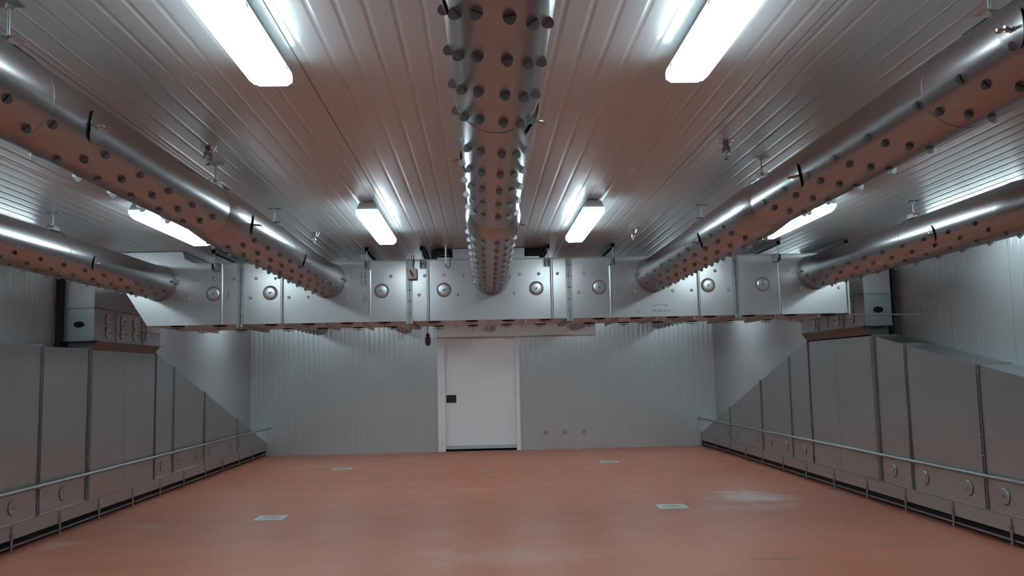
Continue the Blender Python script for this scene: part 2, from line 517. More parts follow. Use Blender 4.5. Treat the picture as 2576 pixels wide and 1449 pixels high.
def round_duct(Xr, label, show_from, covers, group):
    root = thing('round_duct', (Xr, YH, ZD), label, 'air duct', group, rotz=-YAW)
    near = {a: [y + OFFS[a] - YH for y in RING_NEAR if y + OFFS[a] < Y_RED0 - 0.03] for a in ANG}
    far = {a: [y + OFFS[a] - YH for y in RING_FAR if y + OFFS[a] < YH - 0.06] for a in ANG}
    shell_object('duct_tube', perforated_shell(Y_END - YH, Y_RED0 - YH, RS, ANG, near), M_DUCT, root)
    shell_object('duct_tube', perforated_shell(Y_RED1 - YH, -0.004, RB, ANG, far), M_DUCT, root)
    n = 72
    MB().lathe([(RS, Y_RED0 - YH), (RS + 0.003, Y_RED0 - YH + 0.012), (RB + 0.002, Y_RED1 - YH - 0.012), (RB + 0.0005, Y_RED1 - YH + 0.012)], (0, 0, 0), (0, 1, 0), n).build('reducer', M_DUCT, root, loc=(0, 0, 0))
    # flange ring with its clamp against the cross duct
    MB().lathe([(RB + 0.001, -0.055), (RB + 0.006, -0.055), (RB + 0.006, -0.012), (0.192, -0.012), (0.192, 0.0), (RB - 0.01, 0.0)], (0, 0, 0), (0, 1, 0), n).build('collar', M_SEAM, root, loc=(0, 0, 0))
    for s in (-1, 1):
        c = MB().box(s * (RB + 0.004), s * (RB + 0.028), -0.055, -0.035, -0.012, 0.028).box(s * (RB + 0.004), s * (RB + 0.028), -0.03, -0.012, -0.012, 0.028)
        c.cyl((s * (RB + 0.017), -0.11, 0.006), (s * (RB + 0.017), -0.012, 0.006), 0.006, 8).cyl((s * (RB + 0.017), -0.075, 0.006), (s * (RB + 0.017), -0.058, 0.006), 0.014, 8)
        c.build('clamp', M_SEAM, root, loc=(0, 0, 0))
    # thin joint beads and the end cap
    for y, r in ((3.0, RS), (1.2, RS), (6.72, RB)):
        MB().lathe([(r - 0.001, y - YH - 0.0015), (r + 0.0013, y - YH - 0.001), (r + 0.0013, y - YH + 0.001), (r - 0.001, y - YH + 0.0015)], (0, 0, 0), (0, 1, 0), n).build('joint_bead', M_SEAM, root, loc=(0, 0, 0))
    MB().lathe([(0.0, Y_END - YH - 0.01), (RS + 0.003, Y_END - YH - 0.01), (RS + 0.003, Y_END - YH + 0.03), (RS, Y_END - YH + 0.03)], (0, 0, 0), (0, 1, 0), n).build('end_cap', M_DUCT, root, loc=(0, 0, 0))
    # nozzle tabs: the hundred that show largest as parts, the rest as one
    allt = sorted([(y + YH, a, y, RS) for a in ANG for y in near[a]] + [(y + YH, a, y, RB) for a in ANG for y in far[a]])
    vis = [t for t in allt if t[0] > show_from]
    own = vis[:100]; rest = [t for t in allt if t not in own]
    for yy, a, y, r in own:
        o = bpy.data.objects.new('nozzle_tab', _tm)
        COL.objects.link(o); o.parent = root; o.matrix_basis = tab_matrix(a, y, r)
    if rest:
        mbr = MB()
        for yy, a, y, r in rest:
            m4 = tab_matrix(a, y, r); mbr.add([m4 @ Vector(p) for p in TAB_V], TAB_F)
        tag(mbr.build('nozzle_tabs', M_DUCT, root, loc=(0, 0, 0)), kind='stuff')
    # round access covers with wing nuts
    for yw, adeg in covers:
        a = radians(adeg); r = RS if yw < Y_RED0 else RB
        o = Vector((sin(a), 0, -cos(a)))
        base = o * (r + 0.006) + Vector((0, yw - YH, 0))
        cvm = MB(); nu, nr = 32, 4; vs = []
        for lay in (0.0, 0.0022):
            for k in range(nu):
                for q in range(1, nr + 1):
                    rad = 0.065 * q / nr
                    u, v = rad * cos(2 * pi * k / nu), rad * sin(2 * pi * k / nu)
                    rr = r + 0.0045 - 0.045 * v + lay; aa = a + u / r
                    vs.append((rr * sin(aa), yw - YH + v, -rr * cos(aa)))
            rr = r + 0.0045 + lay
            vs.append((rr * sin(a), yw - YH, -rr * cos(a)))
        fs = []; L1 = nu * nr + 1
        for k in range(nu):
            k2 = (k + 1) % nu
            for q in range(nr - 1):
                fs += [(k * nr + q, k2 * nr + q, k2 * nr + q + 1, k * nr + q + 1), (L1 + k * nr + q, L1 + k * nr + q + 1, L1 + k2 * nr + q + 1, L1 + k2 * nr + q)]
            fs += [(k * nr, nu * nr, k2 * nr), (L1 + k * nr, L1 + k2 * nr, L1 + nu * nr), (k * nr + nr - 1, k2 * nr + nr - 1, L1 + k2 * nr + nr - 1, L1 + k * nr + nr - 1)]
        cv = cvm.add(vs, fs).build('access_cover', M_DUCT, root, loc=(0, 0, 0))
        wn = MB(); wing_nut(wn, base - o * 0.002, o)
        wn.build('wing_nut', M_BOLT, cv, loc=(0, 0, 0))
    return root

DUCT_X = [-3.316, -1.589, 0.113, 1.812, 3.536]
G1 = 'perforated round ducts in front of the cross duct'
round_duct(DUCT_X[0], 'perforated round steel duct nearest the left side wall, running to the front', 5.2, [(7.165, 81)], G1)
round_duct(DUCT_X[1], 'perforated round steel duct next left of the middle one, coming from the upper left corner', 2.55, [(3.33, 84), (5.53, 84), (7.12, 74)], G1)
round_duct(DUCT_X[2], 'perforated round steel duct down the middle of the ceiling, in line with the door', 1.9, [(2.16, -88), (3.18, 70), (3.97, -88), (5.60, 80)], G1)
round_duct(DUCT_X[3], 'perforated round steel duct next right of the middle one, coming from the upper right corner', 2.4, [(2.45, -88), (4.30, -80), (6.32, -74)], G1)
round_duct(DUCT_X[4], 'perforated round steel duct nearest the right side wall, running to the front', 5.2, [(6.23, -78)], G1)

# the ducts that go on behind the cross duct; only their far ends show below it
def rear_duct(Xr, label, group):
    root = thing('round_duct', (Xr + 0.008, YHB, ZD), label, 'air duct', group, rotz=-YAW)
    L = 17.5 - YHB; yr = 3.7
    mb = MB()
    rings = [0.25 + 0.345 * k for k in range(21)]
    for y0, y1, r in ((0.004, yr, RB), (yr + 0.34, L, RS)):
        nz = {a: [y for y in rings if y0 + 0.05 < y < y1 - 0.05] for a in ANG}
        V, Fc, _ = perforated_shell(y0, y1, r, ANG, nz)
        mb.add(V, Fc)
        for a in ANG:
            for y in nz[a]:
                m4 = tab_matrix(a, y, r); mb.add([m4 @ Vector(p) for p in TAB_V], TAB_F)
    mb.build('duct_tube', M_DUCT, root, loc=(0, 0, 0))
    MB().lathe([(RB, yr - 0.01), (RB + 0.002, yr), (RS + 0.002, yr + 0.34), (RS, yr + 0.35)], (0, 0, 0), (0, 1, 0), 48).build('reducer', M_DUCT, root, loc=(0, 0, 0))
    MB().lathe([(RS, L - 0.03), (RS + 0.003, L - 0.03), (RS + 0.003, L), (0, L)], (0, 0, 0), (0, 1, 0), 48).build('end_cap', M_DUCT, root, loc=(0, 0, 0))
    MB().lathe([(RB - 0.01, 0.0), (0.192, 0.0), (0.192, 0.012), (RB + 0.006, 0.012), (RB + 0.006, 0.055), (RB + 0.001, 0.055)], (0, 0, 0), (0, 1, 0), 48).build('collar', M_SEAM, root, loc=(0, 0, 0))
for x, l in zip(DUCT_X, ('leftmost perforated duct end showing below the cross duct before the far wall', 'perforated duct end showing below the cross duct just left of the door',
                         'perforated duct end showing below the cross duct over the door head', "perforated duct end showing below the cross duct at the track cover's right end",
                         'rightmost perforated duct end showing below the cross duct before the far wall')):
    rear_duct(x, l, 'perforated round ducts behind the cross duct')

# ------------------------------------------------------------------ rectangular cross duct
hd = thing('cross_duct', (0.1, YH, HB), 'long rectangular stainless steel cross duct spanning the room below the ceiling', 'air duct')
FLX = [-2.477, -0.74, 0.925, 2.69]                     # bolted section joints
SEAMX = [-2.671, -2.05, -1.151, -0.546, 0.742, 1.363, 2.288, 3.156]
XE0, XE1 = -3.42, 3.87
for i, (a, b) in enumerate(zip([None] + FLX, FLX + [XE1])):
    mb = MB()
    if a is None:
        poly = [(-3.42, HB), (b, HB), (b, HT), (-2.93, HT), (-3.05, 2.80), (-3.07, ZC - 0.004), (-3.91, ZC - 0.004)]
    else:
        poly = [(a, HB), (b, HB), (b, HT), (a, HT)]
    mb.prism(poly, 'y', YH, YHB)
    for row, z in enumerate((2.585, 2.385)):           # pressed dimples over the weld pins
        x = (a if a is not None else -3.3) + (0.10 if row else 0.16)
        while x < b - 0.06:
            if not any(abs(x - s) < 0.03 for s in SEAMX) and not any(hypot(x - q, z - 2.434) < 0.095 for q in (-2.752, -2.172, -1.027, -0.381, 0.58, 1.239, 2.39, 2.973)) \
               and not any(hypot(x - q, z - ZD) < 0.21 for q in DUCT_X):
                mb.dome((x, YH - 0.0002, z), (0, -1, 0), 0.017, 0.005, 14)
            x += 0.198
    mb.build('duct_section', M_HEAD, hd)
for x in FLX:
    f = MB().box(x - 0.034, x - 0.003, YH - 0.022, YHB + 0.02, HB - 0.03, HB).box(x + 0.003, x + 0.034, YH - 0.022, YHB + 0.02, HB - 0.03, HB)
    f.box(x - 0.034, x - 0.003, YH - 0.006, YH, HB, HT).box(x + 0.003, x + 0.034, YH - 0.006, YH, HB, HT)
    f.box(x - 0.007, x - 0.002, YH - 0.030, YH, HB - 0.03, HT + 0.02).box(x + 0.002, x + 0.007, YH - 0.030, YH, HB - 0.03, HT + 0.02)
    f.box(x - 0.034, x + 0.034, YH - 0.015, YHB, HT, HT + 0.012)
    for z in (2.20, 2.32, 2.44, 2.56, 2.68):
        f.cyl((x - 0.018, YH - 0.018, z), (x + 0.018, YH - 0.018, z), 0.0065, 8)
    f.build('section_flange', M_SEAM, hd)
for x in SEAMX:
    MB().prism([(x - 0.016, YH), (x - 0.016, YH - 0.004), (x - 0.005, YH - 0.006), (x - 0.003, YH - 0.020), (x + 0.003, YH - 0.020), (x + 0.005, YH - 0.006), (x + 0.016, YH - 0.004), (x + 0.016, YH)], 'z', HB, HT).build('standing_seam', M_HEAD, hd)
MB().box(XE1 - 0.004, XE1 + 0.018, YH - 0.016, YHB, HB - 0.01, HT).build('end_flange', M_SEAM, hd)
tl = MB().box(-2.93, XE1, YH - 0.010, YH + 0.03, HT - 0.004, HT + 0.010)
tl.build('top_edge', M_SEAM, hd)
for x in (-2.752, -2.172, -1.027, -0.381, 0.58, 1.239, 2.39, 2.973):
    c = MB().lathe([(0.071, 0), (0.071, 0.005), (0.067, 0.008), (0.045, 0.0100), (0.02, 0.0112), (0, 0.0115)], (x, YH, 2.434), (0, -1, 0), 32).build('access_cover', M_HEAD, hd)
    MB().lathe([(0.0735, 0), (0.0755, 0.002), (0.0735, 0.005), (0.0715, 0.005)], (x, YH - 0.0002, 2.434), (0, -1, 0), 32).build('gasket', M_DARKSTEEL, c)
    k = MB().lathe([(0.009, 0.0), (0.008, 0.008), (0.0, 0.010)], (x, YH - 0.010, 2.434), (0, -1, 0), 10)
    an = x * 7.0
    k.tube([(x - 0.017 * cos(an), YH - 0.021, 2.434 - 0.017 * sin(an)), (x, YH - 0.024, 2.434), (x + 0.017 * cos(an), YH - 0.021, 2.434 + 0.017 * sin(an))], 0.0035, 6)
    k.build('wing_nut', M_SEAM, c)
# transverse stiffener fins and disc valves on the underside
for x in (-3.02, -2.02, -1.63, -1.245, -0.287, 0.09, 0.46, 1.44, 1.83, 2.235, 3.09, 3.56):
    MB().box(x - 0.0025, x + 0.0025, YH + 0.01, YHB, HB - 0.036, HB).box(x - 0.0025, x + 0.014, YH + 0.01, YHB, HB - 0.003, HB + 0.001).build('stiffener_fin', M_HEAD, hd)
VX = [-3.17, -2.73, -2.20, -1.81, -1.41, -1.02, -0.49, -0.10, 0.287, 0.68, 1.25, 1.645, 2.04, 2.44, 2.86, 3.31, 3.72]
for x in VX:
    for y in (9.12, 9.93):
        p = MB().lathe([(0.060, 0.0), (0.066, 0.004), (0.066, 0.0075), (0.060, 0.0075)], (x, y, HB + 0.002), (0, 0, -1), 20, closed=True).lathe([(0.060, 0.0018), (0.0, 0.0018)], (x, y, HB - 0.0005), (0, 0, -1), 20).build('valve_port', M_BLACK, hd)
        v = MB().lathe([(0.0, 0.020), (0.058, 0.022), (0.062, 0.0235), (0.058, 0.026), (0.02, 0.029), (0.0, 0.029)], (x, y, HB), (0, 0, -1), 24)
        v.cyl((x, y, HB - 0.048), (x, y, HB - 0.001), 0.004, 8)
        v.build('disc_valve', M_SEAM, hd)
# riser to the ceiling behind the middle, and the bends to the two side boxes
def rbox(x0, x1, z0, z1, r, y0, y1):
    pts = [(x0, z1), (x1, z1)]
    for k in range(7):
        t = -pi / 2 * k / 6
        pts.append((x1 - r + r * cos(t), z0 + r + r * sin(t)))
    for k in range(7):
        t = -pi / 2 - pi / 2 * k / 6
        pts.append((x0 + r + r * cos(t), z0 + r + r * sin(t)))
    return MB().prism(pts, 'y', y0, y1)
rbox(-0.29, 0.47, HT - 0.001, ZC - 0.004, 0.045, YH + 0.10, YHB - 0.1).build('riser', M_HEAD, hd)
rbox(0.49, 0.66, HT + 0.006, ZC - 0.006, 0.055, YH + 0.12, YHB - 0.15).build('riser_motor', M_BLACK, hd)
rbox(-0.52, -0.31, HT + 0.045, ZC - 0.006, 0.03, YH + 0.14, YHB - 0.15).build('riser_motor', M_BLACK, hd)
MB().box(-0.45, 0.62, YH + 0.02, YH + 0.09, HT, HT + 0.03).build('riser_curb', M_HEAD, hd)
for x0, x1, xi, lab in ((-3.75, -3.53, -4.33, "connecting duct behind the cross duct's left end, at the left damper box"),
                        (3.755, 3.865, 4.43, "connecting duct behind the cross duct's right end, at the right damper box")):
    t = thing('connecting_duct', ((x0 + x1) / 2, YHB + 0.002, 2.42), lab, 'air duct', 'connecting ducts to the side boxes')
    a, b = (xi + 0.002, x0) if xi < 0 else (x1, xi - 0.002)
    MB().box(x0, x1, YHB + 0.002, 11.6, 2.42, 2.74).box(a, b, 10.9, 11.6, 2.42, 2.74).build('duct_bend', M_HEAD, t)
    MB().box(x0 - 0.01, x1 + 0.004, YHB + 0.002, YHB + 0.014, 2.40, 2.744).build('flange', M_SEAM, t)
# faint hand markings, too worn to read
mk = MB()
def dash(x, z, w_, h_): mk.box(x - w_ / 2, x + w_ / 2, YH - 0.0012, YH + 0.0005, z - h_ / 2, z + h_ / 2)
rnd = random.Random(3)
for x, z0, z1 in ((-1.235, 2.625, 2.49), (-1.195, 2.635, 2.49), (-1.21, 2.36, 2.32), (-1.185, 2.36, 2.335), (-2.60, 2.455, 2.365)):
    z = z0
    while z > z1:
        dash(x + rnd.uniform(-0.003, 0.003), z, rnd.uniform(0.010, 0.020), rnd.uniform(0.004, 0.007)); z -= rnd.uniform(0.010, 0.016)
for x0, x1, z in ((1.80, 1.96, 2.235), (1.79, 1.98, 2.175), (1.63, 1.66, 2.165)):
    x = x0
    while x < x1:
        dash(x, z + rnd.uniform(-0.004, 0.004), rnd.uniform(0.003, 0.006), rnd.uniform(0.012, 0.022)); x += rnd.uniform(0.010, 0.018)
tag(mk.build('hand_marking', M_INK, hd), 'faint worn marker strokes')

# ------------------------------------------------------------------ hangers of the cross duct
def header_hanger(x, lab, rod=True, y=8.86):
    t = thing('strut_hanger', (x, y, ZC), lab, 'hanger', 'hangers of the cross duct')
    c = MB()
    for a, b, z0, z1 in ((-0.021, 0.021, ZC - 0.004, ZC - 0.0005), (-0.021, -0.018, ZC - 0.041, ZC - 0.004), (0.018, 0.021, ZC - 0.041, ZC - 0.004), (-0.018, -0.009, ZC - 0.041, ZC - 0.038), (0.009, 0.018, ZC - 0.041, ZC - 0.038)):
        c.box(x + a, x + b, y - 0.03, YHB + 0.05, z0, z1)
    c.build('strut_channel', M_DARKSTEEL, t)
    if rod:
        MB().cyl((x, y, HT - 0.05), (x, y, ZC - 0.038), 0.0055, 8).build('threaded_rod', M_SEAM, t)
        b = MB().box(x - 0.03, x + 0.03, y - 0.03, YH - 0.011, HT - 0.010, HT - 0.004).box(x - 0.024, x - 0.018, y - 0.025, YH - 0.023, HT - 0.075, HT - 0.010).box(x + 0.018, x + 0.024, y - 0.025, YH - 0.023, HT - 0.075, HT - 0.010)
        b.box(x - 0.03, x + 0.03, YH - 0.0225, YH - 0.011, HT - 0.085, HT - 0.004)
        b.build('bracket', M_SEAM, t)
        MB().cyl((x, y, HT - 0.032), (x, y, HT - 0.010), 0.011, 6).build('nut', M_BOLT, t)
for x, lab in ((-2.72, 'leftmost threaded rod hanger with ceiling strut above the cross duct'), (-1.165, 'rod hanger of the cross duct between the left inner duct and white switch box'),
               (-0.60, 'rod hanger of the cross duct just right of the white switch box'), (0.70, 'rod hanger of the cross duct next right of the middle duct'),
               (1.376, 'rod hanger of the cross duct just left of the right inner duct'), (3.119, 'rod hanger of the cross duct between the two right ducts')):
    header_hanger(x, lab)
header_hanger(3.836, "dark ceiling strut without a rod above the cross duct's right end", rod=False)

# ------------------------------------------------------------------ hangers of the round ducts
def duct_hanger(x, y, top, lab):
    t = thing('duct_hanger', (x, y, ZC), lab, 'hanger', 'rod hangers of the round ducts')
    MB().box(x - 0.045, x + 0.045, y - 0.022, y + 0.022, ZC - 0.006, ZC - 0.0005).lathe([(0.013, 0.0), (0.013, 0.014)], (x, y, ZC - 0.006), (0, 0, -1), 6).build('ceiling_plate', M_SEAM, t)
    MB().cyl((x, y, top + 0.035), (x, y, ZC - 0.008), 0.0050, 8).build('threaded_rod', M_SEAM, t)
    s = MB()
    r = top - ZD + 0.0025
    arc = [(r * sin(a), r * cos(a)) for a in [radians(q) for q in (-22, -15, -8, 0, 8, 15, 22)]]
    for y0, y1 in ((y - 0.075, y + 0.075),):
        n = len(arc)
        vs = [(x + p, yy, ZD + q + o) for yy in (y0, y1) for o in (0, 0.003) for p, q in arc]
        fs = []
        for i in range(n - 1):
            fs += [(i, i + 1, 2 * n + i + 1, 2 * n + i), (n + i, 3 * n + i, 3 * n + i + 1, n + i + 1), (i, n + i, n + i + 1, i + 1), (2 * n + i, 2 * n + i + 1, 3 * n + i + 1, 3 * n + i)]
        s.add(vs, fs)
    s.prism([(y - 0.060, top + 0.0045), (y + 0.060, top + 0.0045), (y + 0.030, top + 0.040), (y - 0.030, top + 0.040)], 'x', x - 0.028, x - 0.024)
    s.prism([(y - 0.060, top + 0.0045), (y + 0.060, top + 0.0045), (y + 0.030, top + 0.040), (y - 0.030, top + 0.040)], 'x', x + 0.024, x + 0.028)
    s.box(x - 0.045, x + 0.045, y - 0.030, y + 0.030, top + 0.040, top + 0.043)
    s.build('saddle', M_BOLT, t)
    MB().cyl((x, y, top + 0.043), (x, y, top + 0.055), 0.010, 6).cyl((x, y, top + 0.026), (x, y, top + 0.0395), 0.010, 6).build('nut', M_BOLT, t)
for i, y, lab in ((1, 2.97, 'rod hanger with saddle on the left inner duct, nearest one at the upper left corner'), (1, 5.27, 'rod hanger with saddle on the left inner duct, beside its reducer'),
                  (1, 6.74, 'rod hanger with saddle on the left inner duct, the one nearest the cross duct'), (0, 6.78, 'rod hanger with saddle on the outermost left duct'),
                  (3, 2.80, 'rod hanger with saddle on the right inner duct, nearest one at the upper right corner'), (3, 5.285, 'rod hanger with saddle on the right inner duct, beside its reducer'),
                  (3, 6.83, 'rod hanger with saddle on the right inner duct, the one nearest the cross duct'), (4, 6.79, 'rod hanger with saddle on the outermost right duct')):
    xx = DUCT_X[i] + (y - YH) * YAW
    if i == 3 and y < 4: xx = DUCT_X[i] + (y - YH) * YAW
    yy = y + 0.08
    rr = RS if yy < Y_RED0 else (RS + (RB - RS) * min(1, (yy - Y_RED0) / (Y_RED1 - Y_RED0)) + 0.002)
    duct_hanger(xx, y, ZD + rr + 0.003, lab)

# ------------------------------------------------------------------ tube light fixtures
def light_fixture():
    t = thing('light_fixture', (0, 0, ZC), '', 'light')
    L2, zt = 0.735, 0.0
    h = MB()
    prof_top, prof_bot = (0.050, -0.004), (0.074, -0.070)
    for (y0, y1) in ((-L2 + 0.01, L2 - 0.01),):
        h.prism([(-0.055, -0.012), (0.055, -0.012), (0.076, -0.056), (0.078, -0.066), (-0.078, -0.066), (-0.076, -0.056)], 'y', y0, y1)
    h.box(-0.045, 0.045, -0.45, -0.40, -0.012, -0.0005).box(-0.045, 0.045, 0.40, 0.45, -0.012, -0.0005)
    h.build('housing', M_HOUSING, t, loc=(0, 0, 0))
    pts = [(-0.084, -0.064), (0.084, -0.064), (0.083, -0.104), (0.060, -0.124), (-0.060, -0.124), (-0.083, -0.104)]
    lm = MB(); secs = ((-L2 + 0.02, 0.6), (-L2 + 0.055, 1.0), (L2 - 0.065, 1.0), (L2 - 0.03, 0.6)); n = len(pts)
    lm.add([(p, y, -0.064 + (q + 0.064) * k) for y, k in secs for p, q in pts],
           [tuple(range(n)), tuple(3 * n + i for i in range(n))[::-1]] + [(j * n + i, (j + 1) * n + i, (j + 1) * n + (i + 1) % n, j * n + (i + 1) % n) for j in range(3) for i in range(n)])
    lm.build('lens', M_LENS, t, loc=(0, 0, 0))
    for y0, y1 in ((-L2, -L2 + 0.0195), (L2 - 0.0295, L2)):
        MB().prism([(p * 0.97, -0.064 + (q + 0.064) * 0.75) for p, q in pts], 'y', y0, y1).build('end_lens', M_ENDCAP, t, loc=(0, 0, 0))
    for s in (-1, 1):
        for y in (-0.55, 0.0, 0.60):
            MB().prism([(s * 0.070, -0.050), (s * 0.0845, -0.066), (s * 0.0905, -0.088), (s * 0.0845, -0.090), (s * 0.0845, -0.078)], 'y', y - 0.018, y + 0.018).build('clip', M_PLASTIC, t, loc=(0, 0, 0))
    return t
FIX = [(-0.855, 2.815, 'nearest lit tube light left of the middle duct, cut by the picture top'), (0.885, 2.815, 'nearest lit tube light right of the middle duct, cut by the picture top'),
       (-0.855, 7.215, 'lit tube light left of the middle duct, farther back before the cross duct'), (0.885, 7.255, 'lit tube light right of the middle duct, farther back before the cross duct'),
       (-2.515, 7.12, 'lit tube light half hidden above the left inner duct'), (2.69, 7.24, 'lit tube light half hidden above the right inner duct'),
       (-2.515, 2.8, 'lit tube light outside the picture on the left near the camera'), (2.69, 2.8, 'lit tube light outside the picture on the right near the camera'),
       (-0.855, 11.75, 'lit tube light behind the cross duct, left of middle'), (0.885, 11.75, 'lit tube light behind the cross duct, right of middle'),
       (-2.515, 11.75, 'lit tube light behind the cross duct, outer left'), (2.69, 11.75, 'lit tube light behind the cross duct, outer right'),
       (-0.855, 15.4, 'lit tube light hidden near the far wall, left of middle'), (0.885, 15.4, 'lit tube light hidden near the far wall, right of middle'),
       (-2.515, 15.4, 'lit tube light hidden near the far wall, outer left'), (2.69, 15.4, 'lit tube light hidden near the far wall, outer right')]
FIX += [(x, y, 'lit tube light hidden above the outermost ' + a + ' duct, ' + b) for x, a in ((-4.15, 'left'), (4.32, 'right'))
        for y, b in ((2.8, 'nearest the camera'), (7.2, 'before the cross duct'), (11.75, 'behind the cross duct'), (15.4, 'near the far wall'))]
proto = light_fixture()
for i, (x, y, lab) in enumerate(FIX):
    o = proto if i == 0 else copy_tree(proto)
    o.location = (x, y, ZC); o['label'] = lab; o['group'] = 'ceiling tube lights'

# ------------------------------------------------------------------ caged sprinkler heads
def sprinkler():
    t = thing('sprinkler_head', (0, 0, ZC), '', 'sprinkler', 'caged sprinkler heads')
    c = MB(); n = 24
    def ring(r, z, rr=0.0022):
        c.lathe([(r + rr * cos(2 * pi * k / 6), z + rr * sin(2 * pi * k / 6)) for k in range(6)], (0, 0, 0), (0, 0, 1), n, closed=True)
    ring(0.043, -0.006); ring(0.026, -0.044)
    for k in range(6):
        a = 2 * pi * k / 6 + 0.2
        c.tube([(0.043 * cos(a), 0.043 * sin(a), -0.006), (0.026 * cos(a), 0.026 * sin(a), -0.044)], 0.002, 6)
    c.build('guard', M_BOLT, t, loc=(0, 0, 0))
    MB().lathe([(0.016, -0.001), (0.016, -0.03), (0.024, -0.045), (0.0225, -0.076), (0.028, -0.078), (0.028, -0.083), (0.020, -0.083)], (0, 0, 0), (0, 0, 1), n).build('cup', M_DUCT, t, loc=(0, 0, 0))
    MB().cyl((0, 0, -0.083), (0, 0, -0.112), 0.0045, 8).tube([(-0.010, 0, -0.083), (-0.007, 0, -0.102), (0, 0, -0.109)], 0.002, 6).tube([(0.010, 0, -0.083), (0.007, 0, -0.102), (0, 0, -0.109)], 0.002, 6).build('frame_arms', M_SEAM, t, loc=(0, 0, 0))
    MB().lathe([(0.014, -0.112), (0.014, -0.114), (0.0, -0.115)], (0, 0, 0), (0, 0, 1), 12).build('deflector', M_DARKSTEEL, t, loc=(0, 0, 0))
    return t
sp = sprinkler()
for i, (x, y, lab) in enumerate(((-1.535, 4.86, 'chrome caged sprinkler head, nearer one beside the left inner duct'), (1.441, 4.87, 'chrome caged sprinkler head, nearer one beside the right inner duct'),
                                 (-1.508, 7.85, 'chrome caged sprinkler head, farther one on the left near the cross duct'), (1.434, 7.95, 'chrome caged sprinkler head, farther one on the right near the cross duct'))):
    o = sp if i == 0 else copy_tree(sp)
    o.location = (x, y, ZC); o['label'] = lab
# keep the far left head clear of the duct beside it
# ------------------------------------------------------------------ small things on the cross duct
t = thing('isolator_switch', (-0.705, YH - 0.031, 2.60), 'white square switch box with a dark slanted handle on the cross duct', 'switch')
MB().prism([(-0.745, 2.547), (-0.665, 2.547), (-0.660, 2.552), (-0.660, 2.655), (-0.665, 2.660), (-0.745, 2.660), (-0.750, 2.655), (-0.750, 2.552)], 'y', YH - 0.085, YH - 0.031).build('box', M_PLASTIC, t)
hn = MB().lathe([(0.012, 0), (0.011, 0.010), (0.0, 0.011)], (-0.707, YH - 0.085, 2.596), (0, -1, 0), 14)
hn.prism([(-0.735, 2.628), (-0.722, 2.634), (-0.682, 2.570), (-0.694, 2.562)], 'y', YH - 0.099, YH - 0.088)
hn.build('handle', M_GREY, t)
cb = MB().tube([(-0.715, YH - 0.05, 2.66), (-0.712, YH - 0.05, 2.70), (-0.702, YH - 0.05, 2.745), (-0.715, YH - 0.05, 2.775), (-0.705, YH - 0.05, 2.797), (-0.690, YH - 0.05, 2.785), (-0.690, YH - 0.05, 2.75), (-0.697, YH - 0.05, 2.70), (-0.697, YH - 0.05, 2.66)], 0.0045, 8)
cb.build('cable', M_CABLE, t)
MB().box(-0.75, -0.70, YH - 0.060, YH - 0.031, 2.663, 2.735).build('back_plate', M_SEAM, t)

t = thing('hanging_sensor', (-0.62, 10.08, 2.115), 'grey sensor bulb on a cord below the cross duct, left of the door', 'sensor')
MB().cyl((-0.622, 10.0, 2.03), (-0.622, 10.0, 2.1155), 0.005, 8).lathe([(0.014, 0), (0.014, 0.006)], (-0.622, 10.0, 2.1155), (0, 0, -1), 10).build('cord', M_CABLE, t)
MB().lathe([(0.012, 0.0), (0.022, -0.012), (0.024, -0.03), (0.018, -0.036), (0.030, -0.05), (0.034, -0.075), (0.032, -0.115), (0.024, -0.135), (0.012, -0.142), (0.0, -0.143)], (-0.62, 10.0, 2.035), (0, 0.02, 1), 16).build('bulb', M_GREY, t)

t = thing('conduit_drop', (-0.352, 8.76, ZC), 'short white conduit with a cable loop dropping from the ceiling at the cross duct', 'conduit')
MB().cyl((-0.352, 8.76, 2.682), (-0.352, 8.76, ZC - 0.003), 0.0085, 12).build('pipe', M_PLASTIC, t)
MB().box(-0.385, -0.32, 8.745, 8.775, ZC - 0.007, ZC - 0.0005).build('ceiling_plate', M_SEAM, t)
MB().tube([(-0.352, 8.76, 2.69), (-0.350, 8.76, 2.66), (-0.335, 8.765, 2.645), (-0.318, 8.78, 2.652), (-0.310, 8.83, 2.69), (-0.312, 8.92, 2.755), (-0.33, 9.0, 2.80), (-0.37, 9.02, 2.815), (-0.45, 9.02, 2.79), (-0.52, 9.02, 2.765)], 0.0048, 8).build('cable', M_CABLE, t)
cb = MB().tube([(-0.70, 9.045, 2.760), (-0.62, 9.045, 2.768), (-0.56, 9.05, 2.764), (-0.50, 9.05, 2.78), (-0.42, 9.05, 2.80), (-0.36, 9.05, 2.808), (-0.32, 9.05, 2.79), (-0.305, 9.05, 2.765)], 0.006, 8)
tag(cb.build('power_cable', M_RUBBER), 'black cable lying along the top of the cross duct, left of the middle duct', 'cable')

tag(MB().cyl((3.62, 9.10, 2.1045), (XR, 9.10, 2.094), 0.0085, 10).build('support_rod', M_SEAM), 'thin horizontal steel rod from the cross duct end to the right wall', 'rod')

